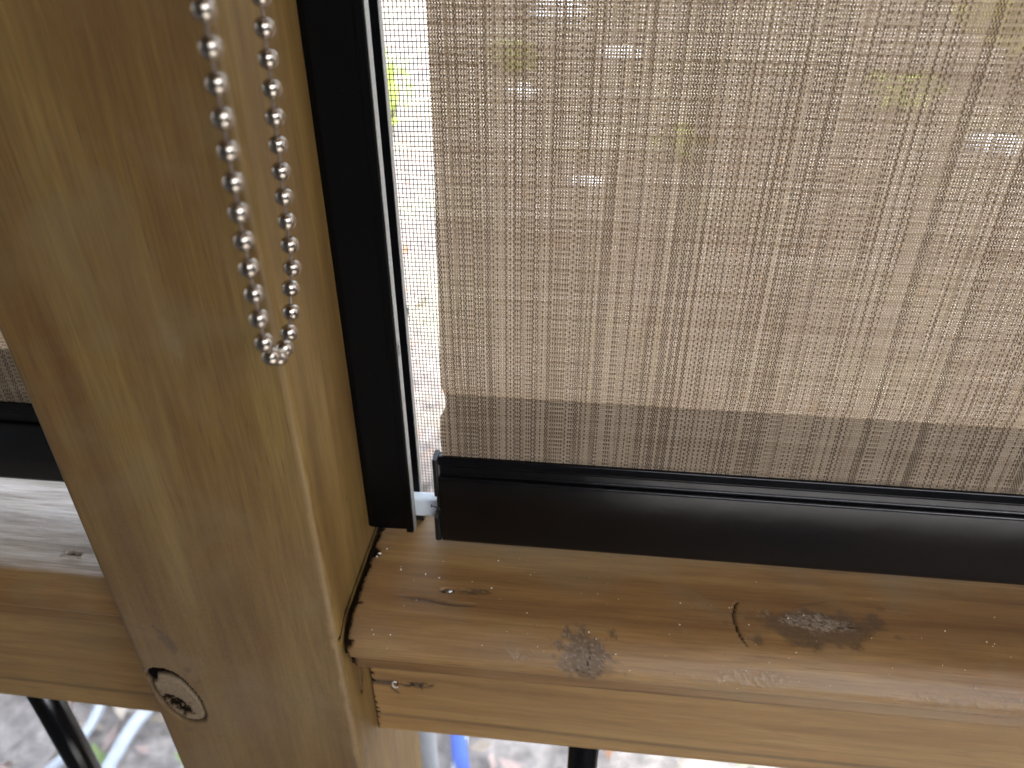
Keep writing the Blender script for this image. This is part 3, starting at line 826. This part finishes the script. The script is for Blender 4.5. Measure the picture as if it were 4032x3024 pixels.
# hem turned up behind
hz = np.linspace(-.1950, -.1652, 30); hx = np.linspace(0, 1, 60)
Zg = np.repeat(hz[:, None], 60, 1); Xg = le(Zg) + .0008 + np.repeat(hx[None], 30, 0)*(SX1+.052)
Yg = .2396 + .0012*np.sin((Zg+.1652)/.0298*math.pi*-1)
mesh('hem_fold', W(np.stack([Xg, Yg, Zg], -1).reshape(-1,3)), grid_faces(30, 60), M['cloth_back'], shade, True, None,
     np.stack([(Xg+1.0031)/PX, (Zg+1.0004)/PZ], -1).reshape(-1,2))
def hem_bar(x0, x1, y, ztop_, zbot, parent, name='hem_bar'):
    """moulded bar: ridge, groove, tall face"""
    h = ztop_ - zbot
    pr = [(y+.0042, ztop_-.0004),(y+.0034, ztop_),(y+.0024, ztop_-.0002),(y+.0014, ztop_-.0034),(y+.0016, ztop_-.0040),(y+.0030, ztop_-.0050),(y+.0028, ztop_-.0084),
          (y+.0022, ztop_-.0090),(y+.0007, ztop_-.0093),(y+.0001, ztop_-.0100),(y, ztop_-.020),(y, zbot+.0025),(y+.0004, zbot+.0008),(y+.0016, zbot),(y+.0110, zbot),(y+.0118, zbot+.001),
          (y+.0118, ztop_-.012),(y+.0085, ztop_-.004),(y+.0062, ztop_-.0004)]
    b = MB(); b.prism(pr[::-1], x0, x1)
    o = b.build(name, M['alu'], parent)
    md = o.modifiers.new('bevel', 'BEVEL'); md.width = .00035; md.segments = 2; md.limit_method = 'ANGLE'; md.angle_limit = rad(25)
    return o
hem_bar(-.0553, SX1, .2350, -.1945, -.2398, shade)
# end caps
cb_ = MB(); cb_.box((-.0578,.2362,-.2152), (-.0556,.2440,-.1958), .0006); cb_.build('end_cap', M['plastic_black'], shade)
cb_ = MB(); cb_.box((-.0585,.2356,-.2398), (-.0557,.2440,-.2262), .0008); cb_.build('end_cap', M['plastic_black'], shade)
cb_ = MB(); cb_.box((-.0566,.2358,-.2262), (-.0556,.2455,-.2150)); cb_.build('cap_web', M['plastic_black'], shade)
cb_ = MB(); cb_.tube([(-.0556,.2354,-.2215),(-.0572,.2350,-.2195),(-.0588,.2350,-.2190)], [.0006,.0003,.0002], 6)
cb_.tube([(-.0588,.2350,-.2184),(-.0589,.2350,-.2197)], .0003, 6); cb_.build('plastic_tag', M['plastic_black'], shade)
cb_ = MB(); cb_.box((-.0800,.2415,-.2318), (-.0560,.2465,-.2218), .0009); cb_.build('guide_pin', M['nylon'], shade)
cb_ = MB(); cb_.box((-.0552,.2362,-.2394), (-.05515,.2466,-.1975)); cb_.build('cut_edge', M['alu_end'], shade)
cb_ = MB(); cb_.tube([(-.05,.238,1.08),(SX1,.238,1.08)], .025, 20); cb_.build('roller_tube', M['alu'], shade, True)

shadeL = thing('roller_shade', 'second woven brown sun shade mostly hidden left of the post', 'roller shade', (-.6, .244, H-.2309))
fabric(-1.15, -.1900, .2410, 1.05, -.1575, -.1850, shadeL, -1.15, uoff=.5)
mesh('hem_fold', W([(-1.15,.2426,-.1845),(-.190,.2426,-.1845),(-.190,.2426,-.1580),(-1.15,.2426,-.1580)]), [(0,1,2,3)], M['cloth_back'], shadeL, False, None,
     [(0,0),(.96/PX,0),(.96/PX,.0279/PZ),(0,.0279/PZ)])
hem_bar(-1.15, -.1920, .2380, -.1839, -.2252, shadeL)
cb_ = MB(); cb_.tube([(-1.15,.247,1.08),(-.192,.247,1.08)], .025, 20); cb_.build('roller_tube', M['alu'], shadeL, True)

# ---------------------------------------------------------------- insect screens
def screen(x0, x1, z0, z1, y, parent):
    px, pz, w = .00143, .00172, .00015
    nx = int((x1-x0)/px); nz = int((z1-z0)/pz)
    V = []; F = []
    q = np.array([(0,-1),(1,0),(0,1),(-1,0)])*w
    xi = x0 + np.arange(nx+1)*px
    zi = z0 + np.arange(nz+1)*pz
    # each strand bends slightly
    nseg = 14
    tt = np.linspace(0, 1, nseg+1)
    V1 = np.zeros((nx+1, nseg+1, 4, 3))
    V1[..., 2] = (z0 + tt*(z1-z0))[None, :, None]
    V1[..., 0] = xi[:, None, None] + q[None, None, :, 0] + (.0011*np.sin(tt*9+xi[:, None]*6))[:, :, None]
    V1[..., 1] = y + q[None, None, :, 1]
    V2 = np.zeros((nz+1, nseg+1, 4, 3))
    V2[..., 0] = (x0 + tt*(x1-x0))[None, :, None]
    V2[..., 2] = zi[:, None, None] + q[None, None, :, 0] + (.0009*np.sin(tt*11+zi[:, None]*7))[:, :, None]
    V2[..., 1] = y + .00012 + q[None, None, :, 1]
    base = 0; faces = []
    for V_, n in ((V1, nx+1), (V2, nz+1)):
        i = np.arange(n)[:, None, None]; j = np.arange(nseg)[None, :, None]; k = np.arange(4)[None, None, :]
        a = base + (i*(nseg+1)+j)*4 + k; b = base + (i*(nseg+1)+j)*4 + (k+1) % 4
        faces.append(np.stack([a, b, b+4, a+4], -1).reshape(-1, 4)); base += n*(nseg+1)*4
    o = mesh('wire_weave', W(np.concatenate([V1.reshape(-1,3), V2.reshape(-1,3)])), np.concatenate(faces), M['wire'], parent)
    o['kind'] = 'stuff'
    return o
sr = thing('insect_screen', 'fine dark insect mesh stretched behind the shade right of the post', 'insect screen', (.4, .2705, H-.24), 'insect screens outside the rails')
screen(-.0870, .61, -1.10, .6, .2702, sr)
sl = thing('insect_screen', 'fine dark insect mesh behind the black baluster left of the post', 'insect screen', (-.7, .2705, H-.24), 'insect screens outside the rails')
screen(-1.2, -.1775, -1.10, .6, .2800, sl)

# ---------------------------------------------------------------- balusters
bal0 = None
for i, (x_, y_, lab) in enumerate([(-.2925,.2380,'round black baluster under the left handrail, left of the post'),
                                (.0125,.2310,'round black baluster under the right handrail, right of the post')]):
    r_ = thing('baluster', lab, 'baluster', (x_, y_, .1), 'black balusters under the handrails')
    b = MB(); top = -.3440 if i else -.366
    b.tube([(x_, y_, z) for z in np.linspace(.09-H, top+.0, 8)], .0078, 28)
    b.build('rod', M['alu'], r_, True)
    b = MB(); b.tube([(x_, y_, .088-H), (x_, y_, .100-H)], .012, 20); b.build('foot_collar', M['plastic_black'], r_, True)
# bottom rails that hold them
for (x0, x1, y_, lab) in ((-.0868, .605, .229, 'low pine bottom rail under the right handrail'), (-1.2, -.1775, .238, 'low pine bottom rail under the left handrail')):
    b = MB(); b.box((x0, y_-.019, .050-H), (x1, y_+.019, .0878-H), .002)
    tag(b.build('bottom_rail', M['rail_low'] if False else M['sill']), lab, 'rail')

# ---------------------------------------------------------------- beaded chain
chain = thing('bead_chain', 'shiny nickel bead pull chain hanging in a loop in front of the post', 'bead chain', (-.073, .157, H-.1))
# path: front strand down, round the bottom, back strand up
def path():
    p = []
    for z in np.linspace(.10, -.0855, 120): 
        p.append((-.0692-.0022*sstep(.0,-.09,z), .142+.0008*sstep(-.05,-.088,z), z))
    for a in np.linspace(0, math.pi, 40)[1:-1]:
        p.append((-.0714-.0042*(1-math.cos(a))/2, .1573-.0145*math.cos(a), -.0855-.0120*math.sin(a)))
    for z in np.linspace(-.0855, .10, 120):
        p.append((-.0752+.0052*sstep(-.12,.02,z), .1718, z))
    return np.array(p)
pp = path(); L = np.concatenate([[0], np.cumsum(np.linalg.norm(np.diff(pp, axis=0), axis=1))])
PITCH = .0062
bm = bmesh.new(); bmesh.ops.create_uvsphere(bm, u_segments=28, v_segments=18, radius=.00225)
for v_ in bm.verts:
    if abs(v_.co.z) > .00212: v_.co.z = math.copysign(.00205, v_.co.z)
me_b = bpy.data.meshes.new('bead'); bm.to_mesh(me_b); bm.free(); me_b.materials.append(M['nickel'])
me_b.polygons.foreach_set('use_smooth', np.ones(len(me_b.polygons), bool))
bm = bmesh.new(); bmesh.ops.create_cone(bm, cap_ends=True, segments=10, radius1=.00036, radius2=.00036, depth=.0022)
me_l = bpy.data.meshes.new('link'); bm.to_mesh(me_l); bm.free(); me_l.materials.append(M['pin'])
from mathutils import Vector
def at(s): return Vector([float(np.interp(s, L, pp[:, i])) for i in range(3)])
s = .0016; base = Vector(chain.location)
while s < L[-1]:
    p = at(s); d = (at(min(s+.001, L[-1])) - at(max(s-.001, 0))).normalized()
    q = d.to_track_quat('Z', 'Y')
    o = bpy.data.objects.new('bead', me_b); C.objects.link(o); o.parent = chain
    o.location = p + Vector((0,0,H)) - base; o.rotation_mode = 'QUATERNION'; o.rotation_quaternion = q
    if s + PITCH < L[-1]:
        a, b = at(s), at(s+PITCH); d2 = (b-a).normalized()
        o = bpy.data.objects.new('link', me_l); C.objects.link(o); o.parent = chain
        o.location = (a+b)/2 + Vector((0,0,H)) - base; o.rotation_mode = 'QUATERNION'; o.rotation_quaternion = d2.to_track_quat('Z', 'Y')
    s += PITCH

# ---------------------------------------------------------------- outside
def leaf_cloud(n, fn, size, flat=.5):
    c = np.array([fn() for _ in range(n)])
    a = rng.normal(size=(n, 3)); a[:, 2] *= flat; a /= np.linalg.norm(a, axis=1)[:, None]
    b = rng.normal(size=(n, 3)); b[:, 2] *= flat; b -= (b*a).sum(1)[:, None]*a; b /= np.linalg.norm(b, axis=1)[:, None]
    s_ = size*rng.uniform(.6, 1.3, n)[:, None]
    nn = np.cross(a, b)
    v = np.stack([c-a*s_, c+b*s_*.42+nn*s_*.1, c+a*s_, c-b*s_*.42+nn*s_*.1], 1).reshape(-1, 3)
    return v, np.arange(4*n).reshape(-1, 4)
def plant(name, label, cat, x, y, h, r, n, mat, size, group=None, stems=5, mid=.55, half=.45):
    t_ = thing(name, label, cat, (x, y, GZ), group)
    def fn():
        while True:
            p = rng.uniform(-1, 1, 3)
            if (p**2).sum() < 1: break
        k = .65 + .35*math.sin(p[0]*7+p[1]*5+x*3)
        return (x+p[0]*r*k, y+p[1]*r*k, GZ+h*mid+p[2]*h*half)
    v, f = leaf_cloud(n, fn, size)
    mesh('foliage', v, f, mat, t_)
    b = MB()
    for i in range(stems):
        a = 6.28*i/stems
        b.tube([(x, y, GZ-H), (x+.3*r*math.cos(a), y+.3*r*math.sin(a), GZ-H+h*.45), (x+.55*r*math.cos(a+.4), y+.55*r*math.sin(a+.4), GZ-H+h*.9)], [.012*max(1,h), .009*max(1,h), .003], 6)
    b.build('stem', M['bark'], t_)
    return t_
plant('shrub', 'bright green leafy shrub seen through the mesh gap beside the shade', 'shrub', -1.42, 5.3, .58, .26, 170, M['leaf_green'], .045)
plant('shrub', 'low yellow leaved shrub glowing behind the top right of the shade', 'shrub', 3.45, 7.2, 1.7, .8, 5000, M['leaf_yellow'], .07, mid=.60, half=.42)
plant('shrub', 'small green clump on the ground behind the middle of the shade', 'shrub', .55, 5.0, .22, .22, 60, M['leaf_green'], .04)
plant('shrub', 'small green clump on the ground behind the upper left of the shade', 'shrub', -.78, 7.4, .3, .28, 200, M['leaf_green'], .06)
plant('shrub', 'olive bush behind the upper right half of the shade', 'shrub', 2.3, 6.4, .3, .45, 110, M['leaf_green'], .05)
hd = []
for k in range(9):
    plant('hedge_shrub', ('tall dark hedge shrub at the back of the yard, ' + ['first','second','third','fourth','fifth','sixth','seventh','eighth','ninth'][k] + ' from the left'), 'shrub', -12+3.1*k+random.uniform(-.3,.3), 17+random.uniform(-.8,.8), 3.2+random.uniform(-.5,.6), 1.9, 1500, M['leaf_dark'], .16, 'hedge shrubs at the back of the yard')
tag(mesh('toned_bed', np.array([(-4,.3,GZ+.075),(3,.3,GZ+.075),(3,1.25,GZ+.07),(-4,1.25,GZ+.07),(-4,.3,GZ-.2),(3,.3,GZ-.2),(3,1.3,GZ-.2),(-4,1.3,GZ-.2)]), [(0,1,2,3),(0,4,5,1),(1,5,6,2),(2,6,7,3),(3,7,4,0)], M['toned']), kind='structure')  # strip added by the porch; its colour sets how bright the shaded ground looks
db = MB(); db.tube([(-.098,.302,.09-H+GZ+.2),(-.098,.302,1.0)], .0125, 20)
tag(db.build('drain_pipe', M['white_pipe'], None, True), 'narrow white drain pipe standing outside close behind the right edge of the post', 'pipe')
# leaf litter
for nm, m_, n_ in (('tan', 'dead1', 4200), ('grey', 'dead2', 4200), ('rust', 'dead3', 1000)):
    def fn():
        r_ = rng.uniform(0, 1)**1.4
        y_ = .95 + 9*r_; x_ = rng.uniform(-1.6-y_*.75, 1.2+y_*.75)
        return (x_, y_, GZ + .05 + (.04 if y_ < 1.3 else 0) + .03*rng.uniform())
    v, f = leaf_cloud(n_, fn, .028, .3)
    tag(mesh('leaf_litter', v, f, M[m_]), 'fallen %s leaves covering the ground outside the porch' % nm, 'leaf litter', kind='stuff')
for nm, m_, n_ in (('pale tan', 'bed1', 420), ('pale pinkish', 'bed2', 300), ('rust', 'bed3', 90), ('green', 'bed4', 40)):
    def fn():
        return (rng.uniform(-1.9, 1.0), rng.uniform(.45, 1.6), GZ + .085 + .03*rng.uniform())
    v, f = leaf_cloud(n_, fn, .034, .35)
    tag(mesh('leaf_litter', v, f, M[m_]), nm + ' leaves scattered on the mulch bed beside the porch', 'leaf litter', kind='stuff')
# pipes and hoses lying below the rail
def hose(name, pts, r_, mat, label, cat):
    pts = np.array(pts, float); n = len(pts); tt = np.linspace(0, n-1, 60)
    out = []
    for t1 in tt:
        i = min(int(t1), n-2); f_ = t1-i
        p0, p1, p2, p3 = pts[max(i-1,0)], pts[i], pts[i+1], pts[min(i+2, n-1)]
        out.append(.5*((2*p1)+(-p0+p2)*f_+(2*p0-5*p1+4*p2-p3)*f_**2+(-p0+3*p1-3*p2+p3)*f_**3))
    b = MB(); b.tube([(p[0], p[1], p[2]+.075+GZ-H) for p in out], r_, 12)
    return tag(b.build(name, mat, None, True), label, cat)
hose('garden_hose', [(-.62,1.05,.04),(-.78,.93,.04),(-.83,.84,.04),(-.84,.74,.04),(-.83,.55,.04),(-.7,.4,.03)], .013, M['white_pipe'], 'pale blue white hose curving on the ground just left of the post foot', 'hose')
hose('garden_hose', [(-.70,1.35,.04),(-.86,1.15,.05),(-1.0,.98,.05),(-.93,.86,.04),(-.95,.72,.03),(-1.1,.5,.03)], .010, M['white_pipe'], 'thin pale hose looping between the left baluster and the post', 'hose')
hose('garden_hose', [(-1.75,1.1,.04),(-1.45,.98,.06),(-1.25,.86,.06),(-1.2,.72,.05),(-1.3,.5,.04)], .022, M['white_pipe'], 'thick pale hose in the bottom left corner beyond the baluster', 'hose')
hose('garden_hose', [(-.16,1.16,.05),(-.17,1.0,.05),(-.20,.90,.05),(-.17,.76,.05),(-.1,.6,.04)], .016, M['blue_hose'], 'bright blue hose end under the right handrail', 'hose')
hose('pipe', [(-.37,1.2,.05),(-.30,.95,.05),(-.25,.7,.05)], .008, M['white_pipe'], 'thin white pipe nearest the post under the right handrail', 'pipe')
hose('pipe', [(-.26,1.2,.06),(-.20,.95,.05),(-.18,.7,.05)], .013, M['white_pipe'], 'white pipe beside the blue hose under the right handrail', 'pipe')
hose('pipe', [(-.40,.86,.07),(-.30,.92,.07),(-.16,1.05,.07),(-.02,1.25,.06)], .007, M['white_pipe'], 'thin white pipe crossing the others under the right handrail', 'pipe')
# pale stones out in the yard
for (x_, y_, r_, lab) in [(-.55,10.6,.30,'large pale stone far behind the top left of the shade'),(.19,8.1,.17,'pale stone behind the shade, left of its top middle'),
                          (-.62,6.6,.10,'small pale stone behind the left edge of the shade'),(2.6,5.4,.14,'pale stone behind the right half of the shade'),(-.05,4.4,.08,'little pale stone behind the middle left of the shade')]:
    bm = bmesh.new(); bmesh.ops.create_icosphere(bm, subdivisions=3, radius=r_)
    for v_ in bm.verts:
        k = 1 + .35*(float(vnoise(v_.co.x/r_*1.7+x_*5, v_.co.y/r_*1.7+v_.co.z/r_*2, 3))-.5)
        v_.co = (v_.co.x*k*1.3, v_.co.y*k, v_.co.z*k*.6)
    bm.verts.index_update()
    tag(mesh('stone', [(v_.co.x+x_, v_.co.y+y_, v_.co.z+GZ+r_*.3) for v_ in bm.verts], [tuple(q.index for q in f.verts) for f in bm.faces], M['stone'], None, True), lab, 'stone'); bm.free()
